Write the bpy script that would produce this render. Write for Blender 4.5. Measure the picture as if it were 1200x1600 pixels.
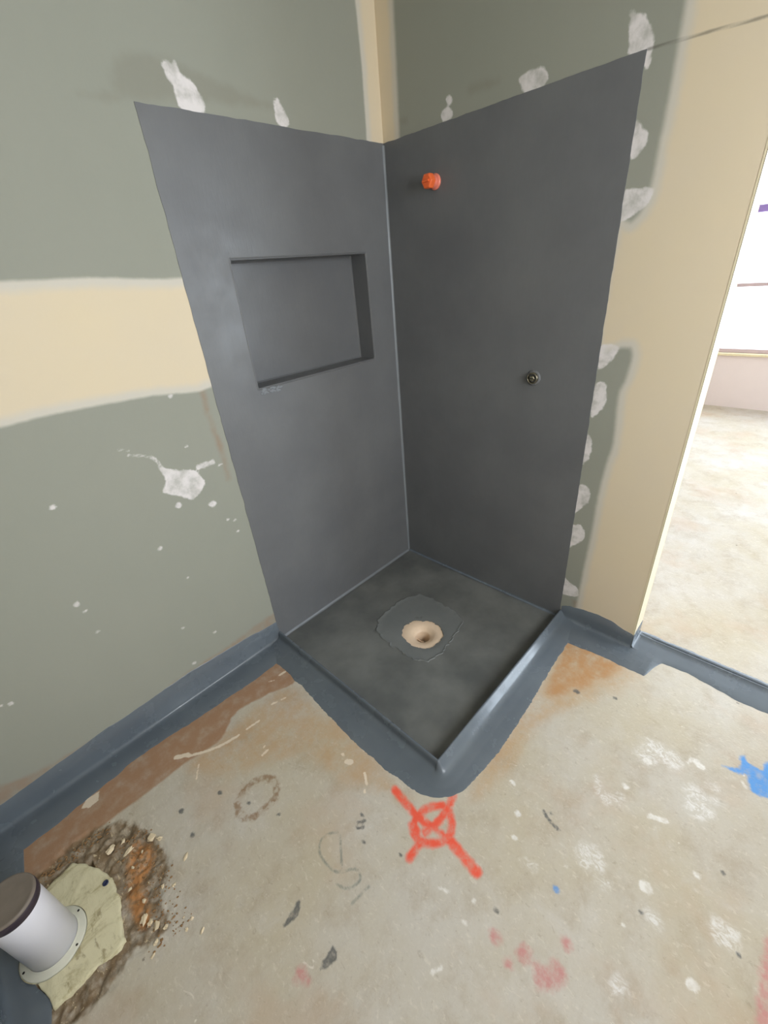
import bpy, bmesh, math, random
import numpy as np
from mathutils import Vector, noise as mnoise
D = bpy.data
for o in list(D.objects): D.objects.remove(o)
SC = bpy.context.scene
COL = SC.collection

# ------------------------------------------------------------------ camera
cam = D.cameras.new('camera'); cam.sensor_fit = 'HORIZONTAL'; cam.sensor_width = 36
cam.lens = 669.244 / 1200 * 36; cam.clip_start = 0.01
co = D.objects.new('camera', cam); COL.objects.link(co)
co.location = (-1.53096, -1.41867, 1.41486)
co.rotation_euler = (1.062257, 0.081895, -0.808049)
SC.camera = co

# ------------------------------------------------------------------ light
W = D.worlds.new('sky'); SC.world = W; W.use_nodes = True
W.node_tree.nodes['Background'].inputs[0].default_value = (0.80, 0.90, 1.0, 1)
W.node_tree.nodes['Background'].inputs[1].default_value = 3.0
def area(name, loc, target, sx, sy, power, color):
    l = D.lights.new(name, 'AREA'); l.shape = 'RECTANGLE'; l.size = sx; l.size_y = sy
    l.energy = power; l.color = color
    o = D.objects.new(name, l); COL.objects.link(o); o.location = loc
    o.rotation_euler = (Vector(target) - Vector(loc)).to_track_quat('-Z', 'Y').to_euler()
    return o
area('daylight_far_window', (4.3, -1.2, 1.6), (0.0, -1.2, 1.35), 4.4, 2.2, 125, (0.80, 0.90, 1.0))
area('daylight_side_window', (1.95, -4.05, 1.35), (0.0, -1.0, 0.7), 2.4, 1.9, 150, (0.78, 0.89, 1.0))
area('daylight_bath_window', (-0.8, -2.62, 1.52), (-0.8, 0.0, 0.7), 1.0, 0.95, 42, (0.93, 0.965, 1.0))
SC.view_settings.view_transform = 'Standard'; SC.view_settings.look = 'None'
SC.view_settings.exposure = -0.04; SC.view_settings.gamma = 1; SC.view_settings.use_curve_mapping = False

# ------------------------------------------------------------------ node helpers
def mat(name, rough=0.6, spec=0.5):
    m = D.materials.new(name); m.use_nodes = True
    b = m.node_tree.nodes['Principled BSDF']
    b.inputs['Roughness'].default_value = rough; b.inputs['Specular IOR Level'].default_value = spec
    return m, NT(m.node_tree), b
def c4(c): return (c[0], c[1], c[2], 1)
def srgb(r, g, b):
    f = lambda v: (v/255/12.92) if v/255 <= .04045 else ((v/255+.055)/1.055)**2.4
    return (f(r), f(g), f(b))
class NT:
    def __init__(s, t): s.t = t; s.tc = None
    def n(s, ty, **kw):
        x = s.t.nodes.new(ty)
        for k, v in kw.items(): setattr(x, k, v)
        return x
    def put(s, sock, v):
        if hasattr(v, 'is_output'): s.t.links.new(v, sock)
        elif isinstance(v, tuple) and len(v) == 3 and sock.type == 'RGBA': sock.default_value = c4(v)
        else: sock.default_value = v
    def coord(s):
        if s.tc is None: s.tc = s.n('ShaderNodeTexCoord').outputs['Object']
        return s.tc
    def scale(s, v):
        m = s.n('ShaderNodeMapping'); s.put(m.inputs['Vector'], s.coord()); m.inputs['Scale'].default_value = v
        return m.outputs[0]
    def noise(s, sc, det=4, rough=.6, vec=None, dist=0):
        x = s.n('ShaderNodeTexNoise'); s.put(x.inputs['Vector'], vec or s.coord())
        x.inputs['Scale'].default_value = sc; x.inputs['Detail'].default_value = det
        x.inputs['Roughness'].default_value = rough; x.inputs['Distortion'].default_value = dist
        return x.outputs['Fac']
    def vor(s, sc, vec=None, rnd=1):
        x = s.n('ShaderNodeTexVoronoi'); s.put(x.inputs['Vector'], vec or s.coord())
        x.inputs['Scale'].default_value = sc; x.inputs['Randomness'].default_value = rnd
        return x.outputs['Distance'], x.outputs['Color']
    def mth(s, op, a, b=0.0, cl=False):
        x = s.n('ShaderNodeMath', operation=op, use_clamp=cl); s.put(x.inputs[0], a); s.put(x.inputs[1], b); return x.outputs[0]
    def rng(s, v, a, b, c=0.0, d=1.0):
        x = s.n('ShaderNodeMapRange', interpolation_type='SMOOTHSTEP'); s.put(x.inputs[0], v)
        for i, q in enumerate((a, b, c, d)): x.inputs[i+1].default_value = q
        return x.outputs[0]
    def mix(s, f, a, b):
        x = s.n('ShaderNodeMix', data_type='RGBA'); s.put(x.inputs[0], f); s.put(x.inputs[6], a); s.put(x.inputs[7], b)
        return x.outputs[2]
    def attr(s, name): return s.n('ShaderNodeAttribute', attribute_name=name).outputs['Fac']
    def layer(s, base, name, col, soft=.002, off=0.0, nsc=60, namp=.004, op=1.0, ndet=4):
        d = s.mth('ADD', s.attr(name), s.mth('MULTIPLY', s.mth('SUBTRACT', s.noise(nsc, ndet), .5), namp*2))
        f = s.rng(d, off-soft, off+soft, 1.0, 0.0)
        if hasattr(op, 'is_output') or op != 1.0: f = s.mth('MULTIPLY', f, op)
        return s.mix(f, base, col), f
    def bump(s, b, h, strength, dist=.002):
        x = s.n('ShaderNodeBump'); x.inputs['Strength'].default_value = strength; x.inputs['Distance'].default_value = dist
        s.put(x.inputs['Height'], h); s.put(b.inputs['Normal'], x.outputs[0])

# ------------------------------------------------------------------ object helpers
def obj(name, verts, faces, m, parent=None, smooth=False, kind=None, label=None, cat=None, group=None, recalc=True):
    me = D.meshes.new(name); me.from_pydata([tuple(v) for v in verts], [], faces)
    if recalc:
        bm = bmesh.new(); bm.from_mesh(me); bmesh.ops.recalc_face_normals(bm, faces=bm.faces); bm.to_mesh(me); bm.free()
    if smooth: me.polygons.foreach_set('use_smooth', [True]*len(me.polygons))
    me.materials.append(m)
    o = D.objects.new(name, me); COL.objects.link(o)
    if parent: o.parent = parent
    props(o, kind, label, cat, group); return o
def props(o, kind=None, label=None, cat=None, group=None):
    for k, v in (('kind', kind), ('label', label), ('category', cat), ('group', group)):
        if v: o[k] = v
def thing(name, loc, label, cat, group=None):
    o = D.objects.new(name, None); COL.objects.link(o); o.location = loc; o.empty_display_size = .05
    props(o, None, label, cat, group); return o
class G:
    def __init__(s): s.v = []; s.f = []
    def box(s, a, b):
        i = len(s.v); x0, y0, z0 = a; x1, y1, z1 = b
        s.v += [(x, y, z) for x in (x0, x1) for y in (y0, y1) for z in (z0, z1)]
        s.f += [tuple(i+k for k in q) for q in ((0,1,3,2),(4,6,7,5),(0,4,5,1),(2,3,7,6),(0,2,6,4),(1,5,7,3))]
        return s
    def rings(s, rings, closed=True, cap0=False, cap1=False):
        i = len(s.v); n = len(rings[0])
        for r in rings: s.v += [tuple(p) for p in r]
        for a in range(len(rings)-1):
            for k in range(n if closed else n-1):
                k2 = (k+1) % n
                s.f.append((i+a*n+k, i+a*n+k2, i+(a+1)*n+k2, i+(a+1)*n+k))
        if cap0: s.f.append(tuple(i+k for k in range(n))[::-1])
        if cap1: s.f.append(tuple(i+(len(rings)-1)*n+k for k in range(n)))
        return s
    def lathe(s, prof, n=48, ax='z', c=(0,0,0), cap0=True, cap1=True, sides=None):
        rr = []
        for r, h in prof:
            ring = []
            for k in range(n):
                t = 2*math.pi*k/n; a, b = r*math.cos(t), r*math.sin(t)
                p = (a, b, h) if ax == 'z' else (h, a, b)
                ring.append((p[0]+c[0], p[1]+c[1], p[2]+c[2]))
            rr.append(ring)
        return s.rings(rr, True, cap0, cap1)
    def mk(s, name, m, parent=None, **k): return obj(name, s.v, s.f, m, parent, **k)
def bevel(o, w, seg=2):
    b = o.modifiers.new('bevel', 'BEVEL'); b.width = w; b.segments = seg; b.limit_method = 'ANGLE'; return o

# signed distance (metres) from the vertices to paint marks given in the surface's own metres
FAR = 0.06
def sdf(P, prims):
    out = np.full(len(P), FAR)
    for pr in prims:
        q = np.array(pr[1], float); mar = FAR + (pr[2] if pr[0] == 's' else 0)
        idx = np.where((P[:,0] > q[:,0].min()-mar) & (P[:,0] < q[:,0].max()+mar) & (P[:,1] > q[:,1].min()-mar) & (P[:,1] < q[:,1].max()+mar))[0]
        if not len(idx): continue
        X = P[idx]; d = np.full(len(X), 9.0); ins = np.zeros(len(X), bool)
        n = len(q)
        for k in range(n if pr[0] == 'p' else n-1):
            a, b = q[k], q[(k+1) % n]; e = b-a; L = max(e @ e, 1e-12)
            t = np.clip(((X-a) @ e)/L, 0, 1); d = np.minimum(d, np.hypot(*(X-a-t[:,None]*e).T))
            if pr[0] == 'p':
                c = ((a[1] > X[:,1]) != (b[1] > X[:,1]))
                if abs(e[1]) > 1e-9: ins ^= c & (X[:,0] < e[0]*(X[:,1]-a[1])/e[1]+a[0])
        v = np.where(ins, -d, d) if pr[0] == 'p' else d-pr[2]
        out[idx] = np.minimum(out[idx], np.minimum(v, FAR))
    return out
def smooth_marks(d):
    for lay in d.values():
        for name, prims in lay.items():
            for pr in prims:
                q = pr[1]; n = len(q); cl = pr[0] == 'p'
                if n < 3 or (cl and name in ('cream', 'red', 'dirt') and len(q) < 9 or name == 'pencil'): continue
                out = []
                for i in range(n if cl else n-1):
                    g_ = (lambda k: q[k % n]) if cl else (lambda k: q[min(max(k, 0), n-1)])
                    a, b, c, e = (np.array(g_(i+j)) for j in (-1, 0, 1, 2))
                    if np.hypot(*(c-b)) > .35: out.append(list(b)); continue
                    for t in (0, .25, .5, .75):
                        out.append(list(.5*((2*b)+(c-a)*t+(2*a-5*b+4*c-e)*t*t*.8+(-a+3*b-3*c+e)*t**3*.8+((a-c+2*(c-b))*0)) if False else ((1-t)*b+t*c + t*(1-t)*((1-t)*(c-a-2*(c-b))*.5 - t*(e-b-2*(c-b))*.5))))
                if not cl: out.append(list(q[-1]))
                pr[1] = out
def grid_surface(us, vs, place, skip=None):
    nu, nv = len(us), len(vs)
    U, V = np.meshgrid(us, vs, indexing='ij'); P = np.stack([U.ravel(), V.ravel()], 1)
    idx = np.arange(nu*nv).reshape(nu, nv)
    q = np.stack([idx[:-1,:-1], idx[1:,:-1], idx[1:,1:], idx[:-1,1:]], -1).reshape(-1, 4)
    c = P[q].mean(1)
    if skip is not None: q = q[~skip(c)]
    return P, place(P), q
def big_mesh(name, V, Q, m, attrs, extra=None, flip=False):
    """numpy grid plus optional extra (verts, faces) joined as one mesh with float attributes"""
    ev, ef = extra or ([], [])
    nb = len(V); allv = np.concatenate([V, np.array(ev, float).reshape(-1, 3)]); n4 = len(Q)
    if flip: Q = Q[:, ::-1]
    me = D.meshes.new(name)
    loops = list(Q.ravel()); starts = list(range(0, n4*4, 4)); tot = [4]*n4
    for f in ef:
        starts.append(len(loops)); tot.append(len(f)); loops += [nb+i for i in f]
    me.vertices.add(len(allv)); me.vertices.foreach_set('co', allv.ravel())
    me.loops.add(len(loops)); me.loops.foreach_set('vertex_index', np.array(loops, dtype=np.int32))
    me.polygons.add(len(starts)); me.polygons.foreach_set('loop_start', starts)
    me.update(calc_edges=True); me.validate()
    for k, (a, dflt) in attrs.items():
        at = me.attributes.new(k, 'FLOAT', 'POINT'); full = np.full(len(allv), dflt); full[:nb] = a
        at.data.foreach_set('value', full)
    me.materials.append(m); o = D.objects.new(name, me); COL.objects.link(o); o['kind'] = 'structure'
    return o
def axis(breaks):
    """list of (start, end, step) -> coordinates"""
    out = []
    for a, b, st in breaks:
        n = max(1, int(round(abs(b-a)/st))); out += [a+(b-a)*k/n for k in range(n)]
    out.append(breaks[-1][1]); return np.array(out)
# paint, plaster, stain and painted-light outlines on the walls and floor, in metres on each surface
MARKS = {"wl": {"cream": [["p", [[-2.1, 1.491], [-1.33, 1.471], [-1.144, 1.467], [-0.904, 1.452], [-0.8, 1.5], [-0.8, 1.24], [-0.906, 1.135], [-1.088, 1.15], [-1.291, 1.16], [-1.461, 1.159], [-2.1, 1.129]]], ["p", [[-0.09999999999999999, 2.7], [-0.09, 2.194], [-0.083, 2.045], [-0.087, 1.844], [-0.087, 1.7], [0.05, 1.7], [0.05, 2.7]]]],
  "white": [["p", [[-0.804, 1.928], [-0.788, 1.933], [-0.78, 1.927], [-0.766, 1.938], [-0.763, 1.916], [-0.733, 1.901], [-0.715, 1.876], [-0.715, 1.841], [-0.781, 1.839], [-0.79, 1.884], [-0.803, 1.906]]], ["p", [[-0.473, 1.905], [-0.459, 1.904], [-0.44, 1.877], [-0.428, 1.844], [-0.476, 1.845]]], ["p", [[-1.144, 0.943], [-1.121, 0.921], [-1.068, 0.897], [-1.039, 0.884], [-1.019, 0.837], [-1.036, 0.812], [-1.073, 0.79], [-1.106, 0.814], [-1.156, 0.852], [-1.139, 0.885]]], ["s", [[-1.215, 1.0], [-1.157, 0.976], [-1.132, 0.932]], 0.003], ["s", [[-1.235, 1.025], [-1.206, 1.013]], 0.002], ["s", [[-1.025, 0.892], [-0.973, 0.893]], 0.008], ["s", [[-0.955, 0.874], [-0.945, 0.875]], 0.003], ["s", [[-1.129, 0.79], [-1.124, 0.791]], 0.009], ["s", [[-1.019, 0.746], [-1.014, 0.747]], 0.011], ["s", [[-1.044, 0.973], [-1.04, 0.973]], 0.003], ["s", [[-0.98, 0.664], [-0.975, 0.664]], 0.004], ["s", [[-0.957, 0.65], [-0.952, 0.65]], 0.004], ["s", [[-0.957, 0.602], [-0.952, 0.602]], 0.004], ["s", [[-1.232, 0.669], [-1.227, 0.67]], 0.006], ["s", [[-1.182, 0.517], [-1.177, 0.517]], 0.003], ["s", [[-1.501, 0.615], [-1.498, 0.615]], 0.007], ["s", [[-1.492, 0.58], [-1.488, 0.58]], 0.004], ["s", [[-1.259, 0.333], [-1.255, 0.332]], 0.004], ["s", [[-1.161, 0.234], [-1.156, 0.233]], 0.004], ["s", [[-1.27, 0.156], [-1.265, 0.155]], 0.006], ["s", [[-1.429, 0.094], [-1.424, 0.093]], 0.005], ["s", [[-1.487, 0.49], [-1.484, 0.49]], 0.005], ["s", [[-1.753, 0.409], [-1.75, 0.409]], 0.006], ["s", [[-1.773, 0.418], [-1.77, 0.418]], 0.005], ["s", [[-1.044, 1.136], [-1.04, 1.137]], 0.005], ["s", [[-1.442, 0.924], [-1.438, 0.924]], 0.006]],
  "red": [["s", [[-0.939, 1.136], [-0.939, 1.025], [-0.931, 0.931], [-0.934, 0.816]], 0.008], ["p", [[-1.967, 0.17], [-1.881, 0.161], [-1.796, 0.126], [-1.673, 0.112], [-1.538, 0.089], [-1.414, 0.115], [-1.284, 0.136], [-1.15, 0.129], [-0.88, 0.143], [-0.91, -0.009], [-1.948, 0.0]]]],
  "smudge": [["p", [[-0.902, 1.924], [-0.79, 1.936], [-0.674, 1.914], [-0.494, 1.892], [-0.509, 1.878], [-0.688, 1.866], [-0.93, 1.846]]], ["p", [[-1.019, 1.836], [-0.93, 1.846], [-0.947, 1.839], [-1.019, 1.834]]]]}, "wr": {"cream": [["p", [[-0.084, 2.7], [-0.084, 2.187], [-0.084, 2.035], [-0.082, 1.843], [-0.082, 1.7], [0.05, 1.7], [0.05, 2.7]]], ["p", [[-0.966, 2.7], [-0.966, 1.9], [-0.967, 1.76], [-0.964, 1.639], [-0.961, 1.546], [-0.948, 1.506], [-0.925, 1.482], [-0.884, 1.474], [-0.879, 1.154], [-0.985, 1.152], [-0.99, 1.062], [-0.976, 0.999], [-0.988, 0.846], [-0.978, 0.761], [-0.97, 0.63], [-0.97, 0.462], [-0.965, 0.289], [-0.962, 0.08], [-0.962, -0.1], [-1.4, -0.1], [-1.4, 2.7]]]],
  "white": [["p", [[-0.846, 1.916], [-0.86, 1.914], [-0.888, 1.894], [-0.908, 1.86], [-0.91, 1.827], [-0.903, 1.802], [-0.882, 1.834], [-0.856, 1.841]]], ["p", [[-0.558, 1.879], [-0.601, 1.884], [-0.62, 1.883], [-0.645, 1.853], [-0.596, 1.828], [-0.564, 1.85]]], ["p", [[-0.292, 1.899], [-0.31, 1.898], [-0.318, 1.881], [-0.3, 1.879]]], ["p", [[-0.274, 1.869], [-0.3, 1.874], [-0.32, 1.853], [-0.299, 1.837], [-0.273, 1.85]]], ["p", [[-0.892, 1.706], [-0.918, 1.687], [-0.933, 1.665], [-0.926, 1.644], [-0.898, 1.628]]], ["p", [[-0.895, 1.556], [-0.927, 1.559], [-0.963, 1.557], [-0.972, 1.545], [-0.952, 1.512], [-0.898, 1.49]]], ["p", [[-0.898, 1.029], [-0.93, 1.036], [-0.94, 0.995], [-0.938, 0.962], [-0.898, 0.918]]], ["p", [[-0.892, 0.852], [-0.917, 0.833], [-0.915, 0.771], [-0.886, 0.732]]], ["p", [[-0.886, 0.642], [-0.919, 0.661], [-0.939, 0.635], [-0.936, 0.593], [-0.889, 0.53]]], ["p", [[-0.873, 0.453], [-0.919, 0.488], [-0.945, 0.462], [-0.941, 0.421], [-0.883, 0.37]]], ["p", [[-0.874, 0.22], [-0.927, 0.197], [-0.956, 0.184], [-0.956, 0.142], [-0.885, 0.13]]], ["p", [[-0.895, 1.153], [-0.949, 1.155], [-0.943, 1.122], [-0.901, 1.079]]]],
  "pencil": [["s", [[-0.897, 1.839], [-1.016, 1.832], [-1.132, 1.823], [-1.231, 1.818]], 0.0015]],
  "smudge": [["s", [[-0.386, 1.893], [-0.444, 1.892], [-0.484, 1.889]], 0.006], ["s", [[-0.067, 1.885], [-0.116, 1.883]], 0.003]],
  "red": [["p", [[0.021, 1.909], [-0.086, 1.885], [-0.074, 1.825], [0.029, 1.845]]], ["p", [[-0.944, 0.114], [-1.035, 0.129], [-1.196, 0.179], [-1.232, -0.007], [-0.953, 0.039]]]]}, "fl": {"primer": [["p", [[-0.969, -0.09], [-1.0, -0.251], [-1.097, -0.225], [-1.236, -0.194], [-1.332, -0.251], [-1.457, -0.237], [-1.617, -0.236], [-1.72, -0.231], [-1.823, -0.228], [-1.89, -0.244], [-2.025, -0.149], [-2.012, -0.005], [-1.839, -0.097], [-1.545, -0.059]]]],
  "rust": [["p", [[-0.06, -0.97], [-0.277, -1.007], [-0.429, -1.033], [-0.342, -1.115], [-0.219, -1.173], [-0.112, -1.207], [-0.048, -1.073]]]],
  "stain_and_warm_light": [["p", [[-0.994, -0.551], [-1.041, -0.79], [-1.037, -0.895], [-1.076, -0.851], [-1.088, -0.656], [-1.039, -0.458]]], ["p", [[-0.347, -1.019], [-0.587, -0.99], [-0.894, -1.031], [-0.779, -1.075], [-0.501, -1.091], [-0.137, -1.271], [-0.181, -1.123]]], ["p", [[-1.043, -0.258], [-1.025, -0.515], [-1.047, -0.767], [-1.116, -0.749], [-1.175, -0.522], [-1.303, -0.442], [-1.416, -0.344], [-1.445, -0.261], [-1.261, -0.238]]]],
  "spray": [["s", [[-1.045, -0.841], [-1.054, -0.91], [-1.056, -0.949], [-1.051, -0.986]], 0.011], ["s", [[-1.042, -1.044], [-1.049, -1.096], [-1.055, -1.146]], 0.013], ["s", [[-1.051, -0.986], [-1.042, -1.044]], 0.008], ["s", [[-0.941, -0.989], [-1.012, -0.999], [-1.072, -0.986]], 0.01], ["s", [[-1.106, -0.991], [-1.15, -0.992]], 0.01], ["s", [[-0.983, -0.981], [-1.015, -0.953], [-1.057, -0.943], [-1.094, -0.956], [-1.098, -0.991], [-1.076, -1.024], [-1.04, -1.042], [-1.009, -1.033], [-0.983, -1.005]], 0.01], ["s", [[-1.083, -0.949], [-1.093, -0.968]], 0.013]],
  "blue": [["p", [[-0.322, -1.558], [-0.301, -1.598], [-0.254, -1.594], [-0.244, -1.602], [-0.264, -1.619], [-0.263, -1.65], [-0.23, -1.652], [-0.184, -1.699], [-0.299, -1.709], [-0.355, -1.658], [-0.349, -1.631], [-0.312, -1.616], [-0.323, -1.593]]], ["s", [[-0.951, -1.316], [-0.951, -1.318]], 0.007]],
  "pink": [["s", [[-1.133, -1.249], [-1.133, -1.252]], 0.012], ["s", [[-1.114, -1.314], [-1.114, -1.317]], 0.016], ["s", [[-1.032, -1.378], [-1.032, -1.381]], 0.012], ["s", [[-1.153, -1.295], [-1.153, -1.298]], 0.009], ["s", [[-1.492, -0.95], [-1.492, -0.954]], 0.012], ["s", [[-1.507, -0.949], [-1.506, -0.953]], 0.006], ["s", [[-1.49, -0.971], [-1.489, -0.975]], 0.005], ["p", [[-1.11, -1.336], [-1.105, -1.36], [-1.075, -1.37], [-1.081, -1.401], [-1.115, -1.397], [-1.145, -1.361]]], ["p", [[-0.704, -1.724], [-0.768, -1.709], [-0.909, -1.721], [-0.845, -1.789]]]],
  "dark": [["s", [[-1.535, -0.377], [-1.533, -0.382]], 0.007], ["s", [[-1.54, -0.469], [-1.538, -0.474]], 0.006], ["s", [[-1.425, -0.42], [-1.423, -0.425]], 0.006], ["s", [[-1.378, -0.519], [-1.376, -0.524]], 0.004], ["s", [[-1.333, -0.62], [-1.331, -0.625]], 0.004], ["s", [[-1.164, -0.814], [-1.163, -0.818]], 0.005], ["s", [[-1.048, -0.984], [-1.047, -0.987]], 0.005], ["s", [[-0.037, -1.552], [-0.037, -1.556]], 0.003], ["s", [[-0.858, -1.486], [-0.857, -1.489]], 0.004], ["s", [[-1.089, -1.226], [-1.088, -1.229]], 0.005], ["s", [[-0.792, -1.228], [-0.791, -1.231]], 0.004], ["s", [[-1.162, -0.967], [-1.161, -0.971]], 0.004], ["s", [[-0.342, -1.115], [-0.342, -1.12]], 0.009], ["s", [[-0.282, -1.229], [-0.282, -1.234]], 0.006], ["s", [[-0.638, -1.613], [-0.637, -1.615]], 0.005], ["s", [[-0.793, -1.669], [-0.792, -1.672]], 0.004], ["s", [[-1.21, -0.867], [-1.209, -0.871]], 0.004], ["s", [[-1.185, -0.822], [-1.17, -0.833]], 0.004], ["s", [[-1.197, -0.829], [-1.183, -0.842]], 0.004], ["s", [[-0.799, -1.212], [-0.812, -1.23], [-0.818, -1.265]], 0.004], ["p", [[-1.418, -0.836], [-1.416, -0.846], [-1.442, -0.86], [-1.474, -0.849], [-1.45, -0.843]]], ["p", [[-1.411, -0.971], [-1.42, -0.997], [-1.459, -0.981], [-1.437, -0.973]]]],
  "chalk": [["s", [[-1.243, -0.793], [-1.28, -0.772], [-1.313, -0.799], [-1.309, -0.863], [-1.269, -0.898], [-1.276, -0.926], [-1.309, -0.917], [-1.327, -0.885]], 0.003], ["s", [[-1.243, -0.806], [-1.294, -0.871]], 0.003], ["s", [[-1.27, -0.954], [-1.325, -0.946]], 0.003]],
  "ring": [["s", [[-1.415, -0.521], [-1.391, -0.487], [-1.351, -0.474], [-1.307, -0.488], [-1.285, -0.531], [-1.311, -0.57], [-1.349, -0.574], [-1.396, -0.565], [-1.417, -0.525]], 0.011]],
  "cream": [["s", [[-1.459, -0.201], [-1.43, -0.228], [-1.354, -0.27], [-1.281, -0.288]], 0.005], ["s", [[-1.471, -0.191], [-1.454, -0.204], [-1.44, -0.213]], 0.008], ["s", [[-1.247, -0.289], [-1.199, -0.295]], 0.004], ["s", [[-1.43, -0.279], [-1.456, -0.32]], 0.0025], ["p", [[-1.753, -0.121], [-1.73, -0.102], [-1.695, -0.108], [-1.705, -0.136], [-1.732, -0.14]]], ["s", [[-1.264, -0.42], [-1.242, -0.418]], 0.004], ["s", [[-1.246, -0.399], [-1.241, -0.397]], 0.003], ["s", [[-1.085, -0.66], [-1.078, -0.671]], 0.009], ["s", [[-1.072, -0.732], [-1.092, -0.762]], 0.004], ["s", [[-1.109, -0.771], [-1.113, -0.775]], 0.004], ["s", [[-1.078, -0.628], [-1.078, -0.635]], 0.004], ["s", [[-1.019, -0.668], [-1.02, -0.675]], 0.004], ["s", [[-1.028, -0.177], [-1.004, -0.18]], 0.005], ["s", [[-1.076, -0.17], [-1.059, -0.181]], 0.003], ["s", [[-1.1, -0.111], [-1.086, -0.108]], 0.003], ["s", [[-1.127, -0.271], [-1.11, -0.277]], 0.004], ["s", [[-1.091, -0.283], [-1.074, -0.289]], 0.003]],
  "scuff": [["s", [[-0.825, -1.351], [-0.824, -1.357]], 0.032], ["s", [[-0.772, -1.638], [-0.77, -1.643]], 0.028], ["s", [[-0.395, -1.386], [-0.394, -1.393]], 0.03], ["s", [[-0.401, -1.433], [-0.4, -1.44]], 0.03], ["s", [[-0.435, -1.379], [-0.434, -1.386]], 0.03], ["s", [[-0.468, -1.516], [-0.467, -1.523]], 0.025], ["s", [[-0.507, -1.529], [-0.507, -1.535]], 0.03], ["s", [[-0.499, -1.554], [-0.498, -1.56]], 0.012], ["s", [[-0.455, -1.558], [-0.454, -1.564]], 0.01], ["s", [[-0.414, -1.545], [-0.413, -1.552]], 0.01], ["s", [[-0.85, -1.509], [-0.849, -1.514]], 0.016], ["s", [[-0.949, -1.239], [-0.947, -1.245]], 0.012], ["s", [[-0.862, -1.397], [-0.86, -1.403]], 0.012], ["s", [[-1.023, -1.49], [-1.021, -1.495]], 0.014], ["s", [[-0.612, -1.296], [-0.645, -1.314], [-0.646, -1.345], [-0.623, -1.361]], 0.013]],
  "white": [["s", [[-0.576, -1.36], [-0.576, -1.365]], 0.008], ["s", [[-0.856, -1.155], [-0.856, -1.16]], 0.008], ["s", [[-0.798, -1.48], [-0.797, -1.484]], 0.014], ["s", [[-0.915, -1.605], [-0.914, -1.609]], 0.011], ["s", [[-0.918, -1.179], [-0.917, -1.184]], 0.006], ["s", [[-1.112, -1.173], [-1.11, -1.178]], 0.004], ["s", [[-1.161, -1.179], [-1.16, -1.184]], 0.004], ["s", [[-0.787, -1.101], [-0.787, -1.108]], 0.006], ["s", [[-0.685, -1.565], [-0.685, -1.57]], 0.006], ["s", [[-0.91, -1.462], [-0.91, -1.466]], 0.003], ["s", [[-0.887, -1.315], [-0.886, -1.319]], 0.002], ["s", [[-0.452, -1.384], [-0.453, -1.389]], 0.01], ["s", [[-0.616, -1.439], [-0.601, -1.476]], 0.007], ["s", [[-0.359, -1.497], [-0.367, -1.512]], 0.01], ["s", [[-0.379, -1.48], [-0.359, -1.485]], 0.004], ["s", [[-1.284, -1.176], [-1.263, -1.187]], 0.004], ["s", [[-1.148, -1.09], [-1.141, -1.117]], 0.003], ["s", [[-0.341, -1.611], [-0.353, -1.621]], 0.004]],
  "dirt": [["p", [[-2.012, -0.163], [-1.887, -0.226], [-1.821, -0.218], [-1.737, -0.227], [-1.689, -0.25], [-1.644, -0.316], [-1.617, -0.422], [-1.627, -0.504], [-1.665, -0.547], [-1.672, -0.616], [-1.712, -0.627], [-1.76, -0.609], [-1.819, -0.633], [-1.898, -0.628], [-1.957, -0.617], [-2.048, -0.52]]]],
  "orange": [["p", [[-1.676, -0.356], [-1.637, -0.4], [-1.651, -0.455], [-1.685, -0.483], [-1.699, -0.569], [-1.72, -0.582], [-1.734, -0.53], [-1.718, -0.446]]]]}}
smooth_marks(MARKS)
# ------------------------------------------------------------------ materials
GREEN = srgb(150, 156, 143); CREAMC = srgb(226, 209, 172); PALE = srgb(212, 205, 192); WHITE = srgb(226, 220, 218)
def plaster(name, feather):
    m, n, b = mat(name, .75, .3)
    c = n.mix(n.noise(1.3, 3), srgb(145, 148, 136), srgb(159, 158, 146))
    c = n.mix(n.mth('MULTIPLY', n.noise(14, 5, vec=n.scale((1, 1, .3))), .22), c, srgb(142, 142, 130))
    c, _ = n.layer(c, 'smudge', srgb(128, 124, 110), .016, nsc=14, namp=.02, op=.36)
    c, _ = n.layer(c, 'red', srgb(152, 128, 108), .012, nsc=25, namp=.01, op=n.rng(n.noise(20), .25, .7, .15, .75))
    c, f1 = n.layer(c, 'cream', PALE, .006 if not feather else .010, nsc=30, namp=.003, op=.9)
    cc = n.mix(n.noise(3, 3), srgb(222, 205, 172), srgb(216, 202, 180))
    c, _ = n.layer(c, 'cream', cc, .014, off=-.022, nsc=18, namp=.009)
    c, _ = n.layer(c, 'white', WHITE, .0035, nsc=45, namp=.009, op=n.rng(n.noise(22, 6), .3, .62, .42, 1.0))
    c, _ = n.layer(c, 'pencil', srgb(96, 92, 84), .0022, off=.0015, nsc=100, namp=.0004, op=.6)
    n.put(b.inputs['Base Color'], c)
    n.bump(b, n.noise(60, 5), .12, .002)
    return m
M_WL = plaster('painted_plasterboard', False)
M_WR = plaster('painted_plasterboard_right', True)
def membrane(name, c1, c2, rough=.48, streak=(6, 6, 1.2), bmp=.16, mot=.35):
    m, n, b = mat(name, rough, .45)
    c = n.mix(n.rng(n.noise(3.5, 4), .3, .7), c1, c2)
    c = n.mix(n.mth('MULTIPLY', n.noise(18, 6, .7, n.scale(streak)), mot), c, tuple(v*.8 for v in c1))
    n.put(b.inputs['Base Color'], c)
    n.put(b.inputs['Roughness'], n.rng(n.noise(9, 4), .3, .7, rough-.07, rough+.10))
    h = n.mth('ADD', n.noise(28, 4, .5, n.scale(streak)), n.mth('MULTIPLY', n.noise(160, 3), .2))
    n.bump(b, h, bmp, .002)
    return m
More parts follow.
